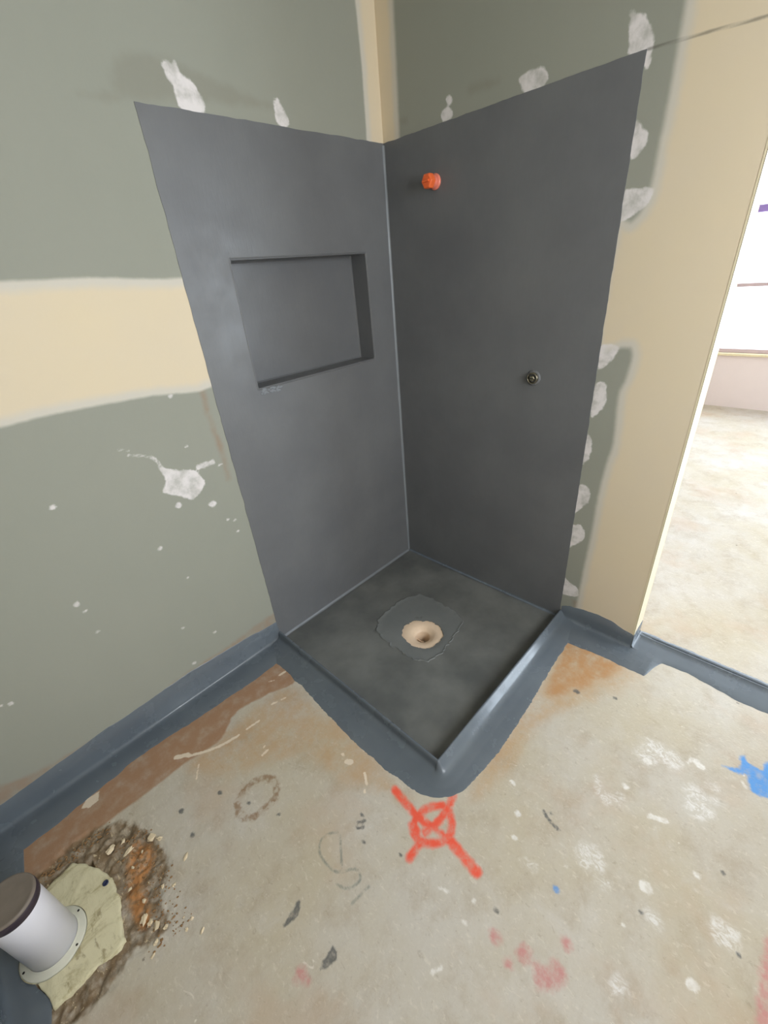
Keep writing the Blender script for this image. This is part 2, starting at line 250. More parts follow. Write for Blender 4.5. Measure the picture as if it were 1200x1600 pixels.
M_MEM = membrane('wall_membrane', srgb(104, 105, 107), srgb(114, 115, 116), .38)
M_TRAY = membrane('tray_membrane', srgb(92, 94, 92), srgb(124, 125, 121), .46, (1, 1, 1))
M_COAT = membrane('drain_coat', srgb(110, 113, 112), srgb(122, 124, 122), .5, (1, 1, 1))
M_SKIRT = membrane('skirting_membrane', srgb(96, 104, 112), srgb(106, 114, 121), .22, (1, 1, 1), .05, .15)
M_SEAL = membrane('seal_bead', srgb(120, 124, 128), srgb(134, 138, 142), .35, (1, 1, 1))  # light grey sealant; the lit look of the corner beads is in this colour

def concrete():
    m, n, b = mat('concrete_floor', .62, .35)
    c = n.mix(n.rng(n.noise(2.2, 5), .3, .7), srgb(197, 186, 163), srgb(205, 199, 189))
    c = n.mix(n.mth('MULTIPLY', n.rng(n.noise(9, 6, .7), .45, .75), .5), c, srgb(164, 146, 120))
    c = n.mix(n.mth('MULTIPLY', n.rng(n.noise(5, 5, .7, dist=.8), .55, .75), .45), c, srgb(214, 209, 202))
    c = n.mix(n.mth('MULTIPLY', n.noise(120, 3), .18), c, srgb(140, 125, 104))
    c = n.mix(n.mth('MULTIPLY', n.rng(n.noise(95, 4, .75, n.scale((1, .5, 1)), .6), .55, .68), .38), c, srgb(226, 218, 204))
    c = n.mix(n.mth('MULTIPLY', n.rng(n.noise(80, 4, .75, n.scale((1, .6, 1)), .6), .58, .72), .34), c, srgb(142, 126, 104))
    c = n.mix(n.mth('MULTIPLY', n.rng(n.noise(3.3, 4), .5, .68), .3), c, srgb(190, 158, 128))
    # fine smears and spots of old paint and plaster
    st = n.scale((1, .35, 1))
    f = n.mth('MULTIPLY', n.rng(n.noise(46, 6, .65, st, 1.2), .66, .72), n.rng(n.noise(6, 2), .45, .62))
    c = n.mix(n.mth('MULTIPLY', f, .7), c, srgb(228, 220, 208))
    d, vc = n.vor(16)
    sep = n.n('ShaderNodeSeparateColor'); n.put(sep.inputs[0], vc)
    dd = n.mth('ADD', d, n.mth('MULTIPLY', n.noise(90, 3), .12))
    f = n.mth('MULTIPLY', n.rng(dd, .07, .12, 1, 0), n.rng(sep.outputs[0], .72, .74))
    c = n.mix(n.mth('MULTIPLY', f, .8), c, srgb(232, 226, 214))
    d, vc = n.vor(11); sep = n.n('ShaderNodeSeparateColor'); n.put(sep.inputs[0], vc)
    dd = n.mth('ADD', d, n.mth('MULTIPLY', n.noise(70, 3), .1))
    f = n.mth('MULTIPLY', n.rng(dd, .085, .11, 1, 0), n.rng(sep.outputs[1], .72, .74))
    c = n.mix(n.mth('MULTIPLY', f, .6), c, srgb(104, 92, 78))
    L = n.layer
    c, _ = L(c, 'stain_and_warm_light', srgb(190, 152, 108), .03, nsc=14, namp=.03, op=n.rng(n.noise(16, 5, .7), .3, .65, .12, .6))  # ochre floor stain, with the warmer light at left put into its colour
    c, _ = L(c, 'primer', srgb(164, 126, 96), .006, nsc=24, namp=.010, op=n.rng(n.noise(24, 5), .2, .6, .55, .95))
    c, _ = L(c, 'rust', srgb(186, 140, 94), .022, nsc=16, namp=.022, op=n.rng(n.noise(22, 6, .7), .3, .65, .35, .95))
    c, _ = L(c, 'ring', srgb(140, 106, 72), .005, nsc=50, namp=.012, op=n.rng(n.noise(40, 5), .38, .6, .1, .75))
    c, _ = L(c, 'chalk', srgb(120, 128, 122), .003, nsc=80, namp=.002, op=n.rng(n.noise(60, 4), .35, .6, .1, .7))
    c, _ = L(c, 'pink', srgb(200, 136, 132), .009, nsc=50, namp=.012, op=n.rng(n.noise(60, 5), .3, .65, .35, .85))
    c, _ = L(c, 'dark', srgb(96, 97, 96), .003, nsc=80, namp=.007, op=n.rng(n.noise(60, 4), .3, .6, .45, .9))
    c, _ = L(c, 'scuff', srgb(238, 236, 234), .014, nsc=40, namp=.02, op=n.rng(n.noise(60, 6, .75, n.scale((1, .6, 1)), 1.8), .42, .62, 0.1, .7))
    c, _ = L(c, 'white', srgb(234, 230, 224), .0035, nsc=70, namp=.008, op=n.rng(n.noise(50, 4), .3, .6, .35, .95))
    c, _ = L(c, 'cream', srgb(232, 216, 194), .0018, nsc=90, namp=.005, op=.9)
    c, _ = L(c, 'dirt', srgb(122, 100, 72), .008, nsc=34, namp=.020, op=n.rng(n.noise(26, 6, .7), .3, .62, .35, .95))
    c, _ = L(c, 'dirt', srgb(214, 196, 162), .008, nsc=34, namp=.02, op=n.rng(n.noise(75, 5, .7, n.scale((1, .55, 1)), .8), .60, .66, 0, .8))
    c, _ = L(c, 'orange', srgb(190, 134, 82), .010, nsc=40, namp=.014, op=n.rng(n.noise(60, 5), .35, .6, .2, .95))
    c, _ = L(c, 'spray', srgb(240, 96, 72), .007, off=.001, nsc=60, namp=.006, op=n.rng(n.noise(22, 6, .65), .30, .58, .45, 1.0))
    c, _ = L(c, 'blue', srgb(92, 152, 216), .005, nsc=50, namp=.010, op=n.rng(n.noise(40, 4), .25, .6, .55, 1.0))
    n.put(b.inputs['Base Color'], c)
    n.put(b.inputs['Roughness'], n.rng(n.noise(12, 4), .3, .7, .42, .7))
    h = n.mth('ADD', n.noise(30, 6, .7), n.mth('MULTIPLY', n.noise(150, 4), .5))
    n.bump(b, h, .5, .003)
    return m
M_FLOOR = concrete()
def simple(name, col, rough=.5, metal=0, var=.12, nsc=40, bump=.1, spec=.5):
    m, n, b = mat(name, rough, spec); b.inputs['Metallic'].default_value = metal
    c = n.mix(n.mth('MULTIPLY', n.noise(nsc, 4), 1.0), tuple(v*(1-var) for v in col), tuple(min(1, v*(1+var)) for v in col))
    n.put(b.inputs['Base Color'], c)
    if bump: n.bump(b, n.noise(nsc*3, 4), bump, .001)
    return m
M_JAMB = simple('jamb_plaster', srgb(228, 214, 176), .7)
M_CEIL = simple('ceiling_board', srgb(204, 201, 192), .8, nsc=5)
M_FARWALL = simple('far_room_wall', srgb(226, 212, 206), .75, nsc=4, var=.05)
M_FRAME = simple('window_frame', srgb(196, 176, 176), .4, nsc=10, var=.04)
M_PURPLE = simple('window_bar', srgb(150, 126, 190), .4, nsc=10, var=.04)
M_PVC = simple('white_pvc', srgb(236, 236, 246), .32, nsc=8, var=.03, bump=.02)
M_PVC2 = simple('ivory_pvc', srgb(214, 212, 196), .4, nsc=60, var=.06)
M_LID = simple('pipe_lid', srgb(122, 112, 102), .45, nsc=25, var=.25)
M_RUBBER = simple('rubber_ring', srgb(52, 42, 52), .5)
M_ORANGE = simple('orange_plastic', srgb(244, 112, 58), .3, nsc=60, var=.1)
M_ORANGE2 = simple('pink_orange_plastic', srgb(236, 134, 112), .3, nsc=60, var=.1)
M_METAL = simple('worn_brass', srgb(150, 144, 126), .28, 1.0, nsc=120, var=.3, bump=.3)
M_DARK = simple('dark_hole', srgb(30, 26, 22), .8)
M_DRAIN = simple('drain_pvc', srgb(232, 206, 178), .4, nsc=50, var=.07)
M_PATCH = None
def patchmat():
    m, n, b = mat('mortar_patch', .8, .2)
    c = n.mix(n.noise(8, 4), srgb(216, 208, 172), srgb(226, 218, 186))
    f = n.mth('MULTIPLY', n.rng(n.noise(34, 5, .6, n.scale((1.0, .45, 1))), .58, .66), .65)
    c = n.mix(f, c, srgb(138, 122, 86))
    f = n.mth('MULTIPLY', n.rng(n.noise(15, 6, .75, n.scale((.6, 1.2, 1)), .5), .46, .64), .75)
    c = n.mix(f, c, srgb(176, 164, 122)); n.put(b.inputs['Base Color'], c)
    n.bump(b, n.noise(60, 5, .6, n.scale((1, .4, 1))), .5, .003); return m
M_PATCH = patchmat()
M_CRUMB = simple('mortar_crumb', srgb(226, 208, 176), .8, nsc=90, var=.12, bump=.6)
M_GRAIN = simple('dirt_grain', srgb(150, 116, 78), .9, nsc=30, var=.4, bump=.6)
def glass():
    m = D.materials.new('window_glass'); m.use_nodes = True; t = m.node_tree; t.nodes.clear()
    o = t.nodes.new('ShaderNodeOutputMaterial'); mx = t.nodes.new('ShaderNodeMixShader'); a = t.nodes.new('ShaderNodeBsdfTransparent')
    g = t.nodes.new('ShaderNodeBsdfGlossy'); g.inputs['Roughness'].default_value = .05; mx.inputs[0].default_value = .06
    t.links.new(a.outputs[0], mx.inputs[1]); t.links.new(g.outputs[0], mx.inputs[2]); t.links.new(mx.outputs[0], o.inputs[0]); return m
M_GLASS = glass()

# ------------------------------------------------------------------ setting
CZ = 2.5                      # ceiling height
XW, YB = -2.0, -2.5           # far side and rear of the bathroom
NX0, NX1, NZ0, NZ1, ND = -0.737, -0.145, 1.091, 1.490, 0.09     # niche
DY0, DY1, DZ = -1.195, -2.02, 2.06                              # doorway
TX = 0.094                                                     # threshold line

# wall with the niche (plane y = 0)
us = axis([(XW, NX0, .007), (NX0, NX1, .02), (NX1, 0, .007)])
vs = axis([(-.05, NZ0, .007), (NZ0, NZ1, .008), (NZ1, 2.2, .007), (2.2, CZ, .05)])
P, V, Q = grid_surface(us, vs, lambda P: np.stack([P[:,0], 0*P[:,0], P[:,1]], 1),
    lambda c: (c[:,0] > NX0) & (c[:,0] < NX1) & (c[:,1] > NZ0) & (c[:,1] < NZ1))
WLN = ('cream', 'white', 'red', 'smudge', 'pencil')
at = {k: (sdf(P, MARKS['wl'].get(k, [])), FAR) for k in WLN}
g = G()      # niche recess in the wall, and the wall's back
i0 = [(NX0, 0, NZ0), (NX1, 0, NZ0), (NX1, 0, NZ1), (NX0, 0, NZ1)]
g.rings([i0, [(x, ND+.004, z) for x, y, z in i0]], True, False, True)
g.box((XW-.1, ND+.03, -.05), (.11, ND+.05, CZ))
big_mesh('wall_left', V, Q, M_WL, at, (g.v, g.f))
# wall with the doorway (plane x = 0)
us = axis([(0, DY0, .006)]); vs = axis([(-.05, 2.3, .007), (2.3, CZ, .05)])
P, V, Q = grid_surface(us, vs, lambda P: np.stack([0*P[:,0], P[:,0], P[:,1]], 1))
at = {k: (sdf(P, MARKS['wr'].get(k, [])), -FAR if k == 'cream' else FAR) for k in WLN}
g = G()
g.v += [(0, DY0, -.05), (.11, DY0, -.05), (.11, DY0, CZ), (0, DY0, CZ)]; g.f.append((0, 1, 2, 3))
g.box((.108, DY0, -.05), (.11, .15, CZ)); g.box((0, DY1, DZ), (.11, DY0, CZ)); g.box((0, YB, -.05), (.11, DY1, CZ))
big_mesh('wall_right', V, Q, M_WR, at, (g.v, g.f), flip=True)
G().box((XW-.1, YB-.1, -.05), (XW, 0, CZ)).mk('wall_far', M_CEIL, kind='structure')
# rear wall with a window opening behind the camera
wx0, wx1, wz0, wz1 = -1.35, -.25, 1.0, 2.05
G().box((XW, YB-.1, -.05), (wx0, YB, CZ)).box((wx1, YB-.1, -.05), (.11, YB, CZ)).box((wx0, YB-.1, -.05), (wx1, YB, wz0)).box((wx0, YB-.1, wz1), (wx1, YB, CZ)).mk('wall_rear', M_JAMB, kind='structure')
G().box((XW-.1, YB-.1, CZ), (.11, .15, CZ+.05)).mk('ceiling', M_CEIL, kind='structure')
w = G()
for a, b in (((wx0, wz0), (wx1, wz0+.05)), ((wx0, wz1-.05), (wx1, wz1)), ((wx0, wz0+.05), (wx0+.05, wz1-.05)), ((wx1-.05, wz0+.05), (wx1, wz1-.05)), ((-.825, wz0+.05), (-.775, wz1-.05))):
    w.box((a[0], YB-.07, a[1]), (b[0], YB-.03, b[1]))
w2 = w.mk('window_2', M_FRAME, kind='structure')
G().box((wx0+.05, YB-.052, wz0+.05), (wx1-.05, YB-.048, wz1-.05)).mk('pane', M_GLASS, w2)

# concrete floor, chiselled away round the soil pipe, open under the shower base
T0 = -0.895
us = axis([(XW, -1.45, .0035), (-1.45, -.9, .0045), (-.9, TX, .006)]); vs = axis([(0, -1.75, .0045), (-1.75, YB, .05)])
dirt_keep = {}
def floor_z(P):
    d = sdf(P, MARKS['fl']['dirt']); z = np.zeros(len(P)); k = np.where(d < .02)[0]
    for i in k:
        x, y = P[i]; a = min(1, max(0, (.015-d[i])/.03))
        h = mnoise.fractal(Vector((x*38, y*38, 0)), .9, 2.1, 5) * .009 + mnoise.noise(Vector((x*14, y*14, 5))) * .004 - .004
        z[i] = a*h
    ins = (P[:,0] > -1.96) & (P[:,0] < -1.77) & (P[:,1] > -.56) & (P[:,1] < -.31)
    z[ins] = -.02
    z[P[:,0] < -1.935] = -.001 * (P[P[:,0] < -1.935][:,0] > -9)
    return np.stack([P[:,0], P[:,1], z], 1)
P, V, Q = grid_surface(us, vs, floor_z, lambda c: (c[:,0] > T0) & (c[:,1] > T0) & (c[:,0] < 0))
FLN = ('stain_and_warm_light', 'primer', 'rust', 'ring', 'chalk', 'pink', 'dark', 'scuff', 'white', 'cream', 'dirt', 'orange', 'spray', 'blue')
at = {k: (sdf(P, MARKS['fl'].get(k, [])), FAR) for k in FLN}
big_mesh('floor', V, Q, M_FLOOR, at, flip=True)

# ---- the room beyond the doorway
RX, RY0, RY1 = 3.73, 1.6, -3.6
gx = axis([(TX+.009, RX, .3)]); gy = axis([(RY0, RY1, .3)])
P, V, Q = grid_surface(gx, gy, lambda P: np.stack([P[:,0], P[:,1], 0*P[:,0]], 1))
o = big_mesh('floor_beyond', V, Q, M_FLOOR, {k: (np.full(len(P), FAR), FAR) for k in FLN}, flip=True)
G().box((TX-.05, RY1, -.03), (TX+.02, RY0, -.02)).mk('trim_4', M_DARK, kind='structure')
WY0, WY1, WZ0, WZ1 = .9, -3.0, .50, 2.15
G().box((RX, RY1, -.05), (RX+.12, RY0, WZ0-.02)).box((RX, RY1, WZ1), (RX+.12, RY0, CZ)).box((RX, WY0, WZ0-.02), (RX+.12, RY0, WZ1)).box((RX, RY1, WZ0-.02), (RX+.12, WY1, WZ1)).mk('wall_beyond_far', M_FARWALL, kind='structure')
G().box((.11, RY0, -.05), (RX+.1, RY0+.1, CZ)).mk('wall_beyond_left', M_FARWALL, kind='structure')
SX0, SX1, SZ0, SZ1 = .75, 3.1, .35, 2.15
G().box((.11, RY1-.1, -.05), (SX0, RY1, CZ)).box((SX1, RY1-.1, -.05), (RX+.1, RY1, CZ)).box((SX0, RY1-.1, -.05), (SX1, RY1, SZ0)).box((SX0, RY1-.1, SZ1), (SX1, RY1, CZ)).mk('wall_beyond_right', M_FARWALL, kind='structure')
w = G()
for a, c in (((SX0, SZ0), (SX1, SZ0+.04)), ((SX0, SZ1-.04), (SX1, SZ1)), ((SX0, SZ0+.04), (SX0+.04, SZ1-.04)), ((SX1-.04, SZ0+.04), (SX1, SZ1-.04)), ((1.9, SZ0+.04), (1.95, SZ1-.04))):
    w.box((a[0], RY1-.07, a[1]), (c[0], RY1-.03, c[1]))
w3 = w.mk('window_3', M_FRAME, kind='structure')
G().box((SX0+.04, RY1-.052, SZ0+.04), (SX1-.04, RY1-.048, SZ1-.04)).mk('pane', M_GLASS, w3)
G().box((.0, RY1, -.05), (.11, YB-.1, CZ)).box((0, .15, -.05), (.11, RY0, CZ)).mk('wall_beyond_near', M_FARWALL, kind='structure')
G().box((.11, RY1-.1, CZ), (RX+.12, RY0+.1, CZ+.05)).mk('ceiling_beyond', M_CEIL, kind='structure')
w = G()
w.box((RX+.01, WY1, WZ0), (RX+.07, WY0, WZ0+.035)).box((RX+.01, WY1, WZ1-.04), (RX+.07, WY0, WZ1))
for y in (WY0, .2-.02, -1.02-1.0, WY1+.04): w.box((RX+.02, y-.04, WZ0+.035), (RX+.06, y, WZ1-.04))
wf = w.mk('window_1', M_FRAME, kind='structure'); bevel(wf, .004)
bevel(G().box((RX-.03, WY1-.04, WZ0-.022), (RX+.02, WY0+.04, WZ0+.0)).mk('sill', M_JAMB, wf), .004)
bevel(G().box((RX+.015, WY1, 1.050), (RX+.065, WY0-.04, 1.078)).mk('transom', M_FRAME, wf), .003)
o = bevel(G().box((RX+.01, WY1, 1.60), (RX+.07, WY0-.04, 1.652)).mk('transom', M_PURPLE, wf), .003); o['label'] = 'purple-grey upper window bar'
G().box((RX+.038, WY1, WZ0+.035), (RX+.042, WY0-.04, WZ1-.04)).mk('pane', M_GLASS, wf)
# metal corner bead down the doorway edge, angle and groove of the threshold
M_BEAD = simple('corner_bead', srgb(226, 214, 182), .45, nsc=80, var=.06)
G().box((-.0007, DY0-.0007, .0015), (.012, DY0+.0003, CZ)).box((-.0007, DY0-.0007, .0015), (.0003, DY0+.005, CZ)).mk('trim_1', M_BEAD, kind='structure')

# ---- swept membrane coats: section points (out, up), path along a wall
rnd = random.Random(5)
def wob(t, s=0, f=9, a=1): return a * mnoise.fractal(Vector((t*f, s*7.3, s)), .8, 2.2, 4)
def skirt(name, p0, p1, nout, topf, widf, m, label=None, step=.006, parent=None, kind='structure', lapse=.0014):
    p0, p1, nout = Vector(p0), Vector(p1), Vector(nout); L = (p1-p0).length; n = int(L/step); rows = []
    for k in range(n+1):
        t = L*k/n; q = p0 + (p1-p0)*(k/n); h = topf(t); w_ = widf(t)
        sec = [(0, h+.0005), (lapse, h-.001), (lapse+.0003, h*.5), (lapse, .016), (.003, .009), (.007, .0045), (.014, .0022), (.03, lapse+.0003), (w_-.004, lapse), (w_, .0)]
        rows.append([tuple(q + nout*a + Vector((0, 0, b))) for a, b in sec])
    g = G().rings(rows, False); return g.mk(name, m, parent, smooth=True, kind=kind, recalc=False)
def flipn(o):
    o.data.flip_normals(); return o
def prof(pts):
    xs, ys = zip(*pts); return lambda t: float(np.interp(t, xs, ys))
tL = prof([(0, .088), (.09, .095), (.22, .103), (.37, .117), (.53, .119), (.71, .127), (.95, .112), (1.1, .095)])
wL = prof([(0, .11), (.07, .118), (.157, .118), (.297, .102), (.446, .085), (.628, .10), (.756, .109), (.894, .119), (1.0, .112), (1.1, .11)])
skirt('baseboard_left', (XW, 0, 0), (-.902, 0, 0), (0, -1, 0), lambda t: tL(t)+wob(t, 1, 14, .0025), lambda t: wL(t)+wob(t, 2, 26, .004), M_SKIRT)
tR = prof([(0, .060), (.03, .076), (.12, .092), (.2, .091), (.26, .072), (.295, .066)])
wR = prof([(0, .139), (.14, .130), (.22, .118), (.295, .12)])
skirt('baseboard_right', (0, -.902, 0), (0, DY0, 0), (-1, 0, 0), lambda t: tR(t)+wob(t, 3, 30, .003), lambda t: wR(t)+wob(t, 4, 26, .003), M_SKIRT)
skirt('baseboard_far', (XW, -.002, 0), (XW, YB, 0), (1, 0, 0), lambda t: .10+wob(t, 5, 14, .003), prof([(0, .11), (.3, .07), (.44, .045), (.50, .062), (.55, .082), (.62, .066), (.8, .09), (3, .11)]), M_SKIRT)
# doorway floor coat: from the bathroom floor to the threshold angle
edge = prof([(0, -.12), (.03, -.12), (.085, -.114), (.10, -.05), (.115, -.012), (.20, -.003), (.28, -.015), (.36, -.03), (.45, -.023), (.85, -.03)])
rows = []
y = DY0 + .0
for k in range(170):
    t = .83*k/169; yy = DY0 - t; e = edge(t)+wob(t, 6, 30, .003) if k else -.12
    rows.append([(e, yy, 0), (e+.004, yy, .0014), (.02, yy, .0018), (.06, yy, .0022), (TX-.008, yy, .0024), (TX-.006, yy, .005), (TX-.0015, yy, .006), (TX, yy, .005), (TX, yy, -.015)])
g = G().rings(rows, False)
b0 = len(g.v)     # turn-up on the door jamb
M_THR = M_SKIRT
g.mk('trim_2', M_THR, kind='structure', smooth=True, recalc=False)
skirt('trim_3', (.0, DY0, 0), (.11, DY0, 0), (0, -1, 0), lambda t: .068+wob(t, 8, 40, .003), lambda t: .05, M_THR)
rows = []
for k in range(170):
    yy = DY0 - .83*k/169; e = TX+.030+wob(k/30, 9, 3, .004)
    rows.append([(TX+.009, yy, -.015), (TX+.009, yy, .002), (TX+.013, yy, .0028), (e-.003, yy, .0018), (e, yy, 0)])
G().rings(rows, False).mk('trim_5', M_THR, kind='structure', smooth=True, recalc=False)

# ------------------------------------------------------------------ shower wall membranes
TH = .0016
def panel_grid(us, vs, place, hole=None):
    P, V, Q = grid_surface(us, vs, place, hole); return V, Q
def jit(V, ax, lo, hi, seed, amp):
    """uneven brush-cut outer edges along the two axes ax"""
    for k in range(len(V)):
        a, z = V[k][ax], V[k][2]
        if abs(a-lo) < 1e-6: V[k][ax] += wob(z, seed, 22, amp)
        if abs(z-hi) < 1e-6: V[k][2] += wob(a, seed+1, 22, amp)
    return V
def solid(o, th=.0016, off=-1):
    s = o.modifiers.new('thickness', 'SOLIDIFY'); s.thickness = th; s.offset = off; return o
PH = 1.840
pl = thing('shower_wall_membrane', (-.45, -.001, 0), 'dark grey waterproof coating on the left shower wall, with a recessed niche', 'waterproofing')
us = axis([(-.903, NX0, .012), (NX0, NX1, .03), (NX1, -.001, .012)]) ; vs = axis([(.0, NZ0, .012), (NZ0, NZ1, .03), (NZ1, PH, .012)])
V, Q = panel_grid(us, vs, lambda P: np.stack([P[:,0]+.45, 0*P[:,0]-TH+.001, P[:,1]], 1), lambda c: (c[:,0] > NX0) & (c[:,0] < NX1) & (c[:,1] > NZ0) & (c[:,1] < NZ1))
V = jit(V, 0, -.453, PH, 11, .0022)
o = obj('coating', V, [tuple(int(i) for i in q) for q in Q], M_MEM, pl); solid(o, TH)
# niche lining with softened rim
def rr(x0, x1, z0, z1, y, r, n=4):
    pts = []
    for cx, cz, a0 in ((x1-r, z1-r, 0), (x0+r, z1-r, 90), (x0+r, z0+r, 180), (x1-r, z0+r, 270)):
        for k in range(n+1):
            a = math.radians(a0+90*k/n); pts.append((cx+r*math.cos(a)+.45, y+.001, cz+r*math.sin(a)))
    return pts
e = .0015
g = G()
g.rings([rr(NX0-.006, NX1+.006, NZ0-.006, NZ1+.006, -TH-.0002, .004), rr(NX0-.003, NX1+.003, NZ0-.003, NZ1+.003, -TH-.0016, .004),
         rr(NX0+e, NX1-e, NZ0+e, NZ1-e, .001, .004), rr(NX0+e, NX1-e, NZ0+e, NZ1-e, ND-.006, .004),
         rr(NX0+e+.005, NX1-e-.005, NZ0+e+.005, NZ1-e-.005, ND, .004)], True, False, True)
g.mk('niche', M_MEM, pl)
# thick coat smear under the niche's left corner
bms = bmesh.new(); r7 = random.Random(3); from mathutils import Matrix
for k in range(26):
    x = NX0+.006+.09*r7.random()**1.4; z = NZ0-.006-.016*r7.random(); s_ = r7.uniform(.0018, .0055)
    bmesh.ops.create_icosphere(bms, subdivisions=2, radius=1, matrix=Matrix.Translation((x+.45, -.0012, z)) @ Matrix.Rotation(r7.uniform(-.6, .6), 4, 'Y') @ Matrix.Diagonal((s_*1.9, .0016, s_, 1)))
mes = D.meshes.new('sealant_smear'); bms.to_mesh(mes); bms.free(); mes.materials.append(M_SEAL)
o = D.objects.new('sealant_smear', mes); COL.objects.link(o); o.parent = pl; o['label'] = 'lumpy pale grey sealant smear under the niche corner'

pr_ = thing('shower_wall_membrane', (-.001, -.45, 0), 'plain dark grey waterproof coating on the right shower wall, pierced by two pipe fittings', 'waterproofing')
us = axis([(-.897, -.001, .012)]); vs = axis([(.0, PH, .012)])
V, Q = panel_grid(us, vs, lambda P: np.stack([0*P[:,0]-TH+.001, P[:,0]+.45, P[:,1]], 1))
V = jit(V, 1, -.447, PH, 13, .0016)
o = obj('coating', V, [tuple(int(i) for i in q)[::-1] for q in Q], M_MEM, pr_); solid(o, TH)
# sealed corner between the two walls
rows = []
for k in range(120):
    z = .004+(PH-.006-.004)*k/119; r = .0095+wob(z, 15, 9, .0018)
    rows.append([(-.001-r*(1-math.sin(a))+.001, .45-.0016-r*(1-math.cos(a)), z) for a in [math.radians(x) for x in (0, 18, 36, 54, 72, 90)]])
G().rings(rows, False).mk('corner_seal', M_SEAL, pr_, smooth=True, recalc=False)

# ------------------------------------------------------------------ shower base
sb = thing('shower_tray', (-.45, -.45, 0), 'square dark membrane-coated shower tray with low raised edges in the corner', 'shower tray')
SB = Vector((-.45, -.45, 0)); DC = Vector((-.455, -.470))
hp = [(-.522, -.406), (-.50, -.385), (-.452, -.375), (-.41, -.395), (-.385, -.427), (-.372, -.506), (-.405, -.548), (-.461, -.556), (-.51, -.545), (-.530, -.513), (-.535, -.46)]
hp = sorted((math.atan2(b-DC.y, a-DC.x), math.hypot(a-DC.x, b-DC.y)) for a, b in hp)
hp = [(hp[-1][0]-2*math.pi, hp[-1][1])]+hp+[(hp[0][0]+2*math.pi, hp[0][1])]
HX, HR = zip(*hp)
def holer(t):   # ragged opening of the coat above the waste
    tt = (t+math.pi) % (2*math.pi)-math.pi
    base = float(np.interp(tt, HX, HR))
    return base + mnoise.fractal(Vector((math.cos(t)*4, math.sin(t)*4, 1)), .7, 2.1, 4)*.006
def trayz(x, y, r):
    edge_ = min(-x-.0, x+.9, -y, y+.9); s = min(1, max(0, (r-.07)/.5))
    return -.024+.019*s+.0008*mnoise.fractal(Vector((x*7, y*7, 0)), .8, 2, 4) - (.006*math.exp(-((r-.075)/.02)**2))
NA = 256; rows = []; TT = [0, .01, .025, .05, .08, .12, .17, .23, .3, .38, .47, .57, .68, .8, .9, .96, 1]
for T in TT:
    row = []
    for k in range(NA):
        t = 2*math.pi*k/NA; dx, dy = math.cos(t), math.sin(t)
        R = min(((-.0015-DC.x)/dx if dx > 0 else (-.8965-DC.x)/dx) if abs(dx) > 1e-6 else 9, ((-.0015-DC.y)/dy if dy > 0 else (-.8965-DC.y)/dy) if abs(dy) > 1e-6 else 9)
        r0 = holer(t); r = r0+(R-r0)*T; x, y = DC.x+dx*r, DC.y+dy*r
        row.append((x-SB.x, y-SB.y, trayz(x, y, r)))
    rows.append(row)
rows.insert(0, [(x, y, z-.004) for x, y, z in rows[0]])
rows.append([(x, y, -.05) for x, y, z in rows[-1]])
# small corner fill: rows meet the square at its corners through the outermost ring
def square_fix(rows):
    for row in rows[-2:]:
        for cx in (-.0015, -.8965):
            for cy in (-.0015, -.8965):
                k = min(range(NA), key=lambda i: (row[i][0]+SB.x-cx)**2+(row[i][1]+SB.y-cy)**2)
                row[k] = (cx-SB.x, cy-SB.y, row[k][2])
square_fix(rows)
G().rings(rows, True).mk('base_floor', M_TRAY, sb, smooth=False)
# second coat round the waste, its own ragged outline
pout = [(-.529, -.259), (-.426, -.245), (-.32, -.258), (-.262, -.295), (-.253, -.426), (-.266, -.554), (-.367, -.59), (-.46, -.60), (-.549, -.599), (-.592, -.548), (-.600, -.45), (-.598, -.367), (-.575, -.29)]
an = sorted(((math.atan2(b-DC.y, a-DC.x), math.hypot(a-DC.x, b-DC.y)) for a, b in pout))
an = [(an[-1][0]-2*math.pi, an[-1][1])]+an+[(an[0][0]+2*math.pi, an[0][1])]
ax_, ar_ = zip(*an); rows = []
for T, hh in ((0, .0012), (.2, .0014), (.4, .0014), (.6, .0014), (.8, .0014), (.92, .0016), (.95, .0034), (.98, .0040), (1, -.0006)):
    row = []
    for k in range(NA):
        t = 2*math.pi*k/NA; tt = t if t < math.pi else t-2*math.pi
        R = float(np.interp(tt, ax_, ar_))+mnoise.fractal(Vector((math.cos(t)*5, math.sin(t)*5, 3)), .6, 2.2, 4)*.012
        r0 = holer(t)+.001; r = r0+(R-r0)*T; x, y = DC.x+math.cos(t)*r, DC.y+math.sin(t)*r
        row.append((x-SB.x, y-SB.y, trayz(x, y, r)+hh*(.7+.6*abs(mnoise.noise(Vector((x*30, y*30, 2)))) if hh > 0 else 1)))
    rows.append(row)
o = G().rings(rows, True).mk('waste_surround', M_COAT, sb, smooth=True); o['label'] = 'lighter second coat in a ragged square round the waste'
# upstand, fillet and ragged floor coat swept round the two open sides
hw = prof([(0, .10), (.1, .10), (.285, .10), (.43, .114), (.54, .118), (.65, .122), (.77, .119), (.86, .110), (.897, .105)])
hw2 = prof([(0, .105), (.05, .112), (.15, .12), (.30, .119), (.47, .109), (.6, .100), (.75, .094), (.897, .092)])
def sect(w_, hgt, band, q):      # q: how far the sloping face leans out
    return [(-.004, -.02), (-.004, hgt-.004), (-.001, hgt), (.003, hgt), (.006, hgt-.003), (.009+.006*q, hgt*.7), (.012+.013*q, hgt*.42), (.015+.019*q, .0105), (.021+.022*q, .0078), (.030+.022*q, .0062), (band, .0034), (band+.007, .0016), (w_-.004, .0014), (w_, 0)]
path = []
for k in range(150): t = .8975*k/149; path.append(((-.9, -.0025-t), (-1, 0), hw(t)+wob(t, 21, 26, .004)+wob(t, 28, 150, .0015), .050))
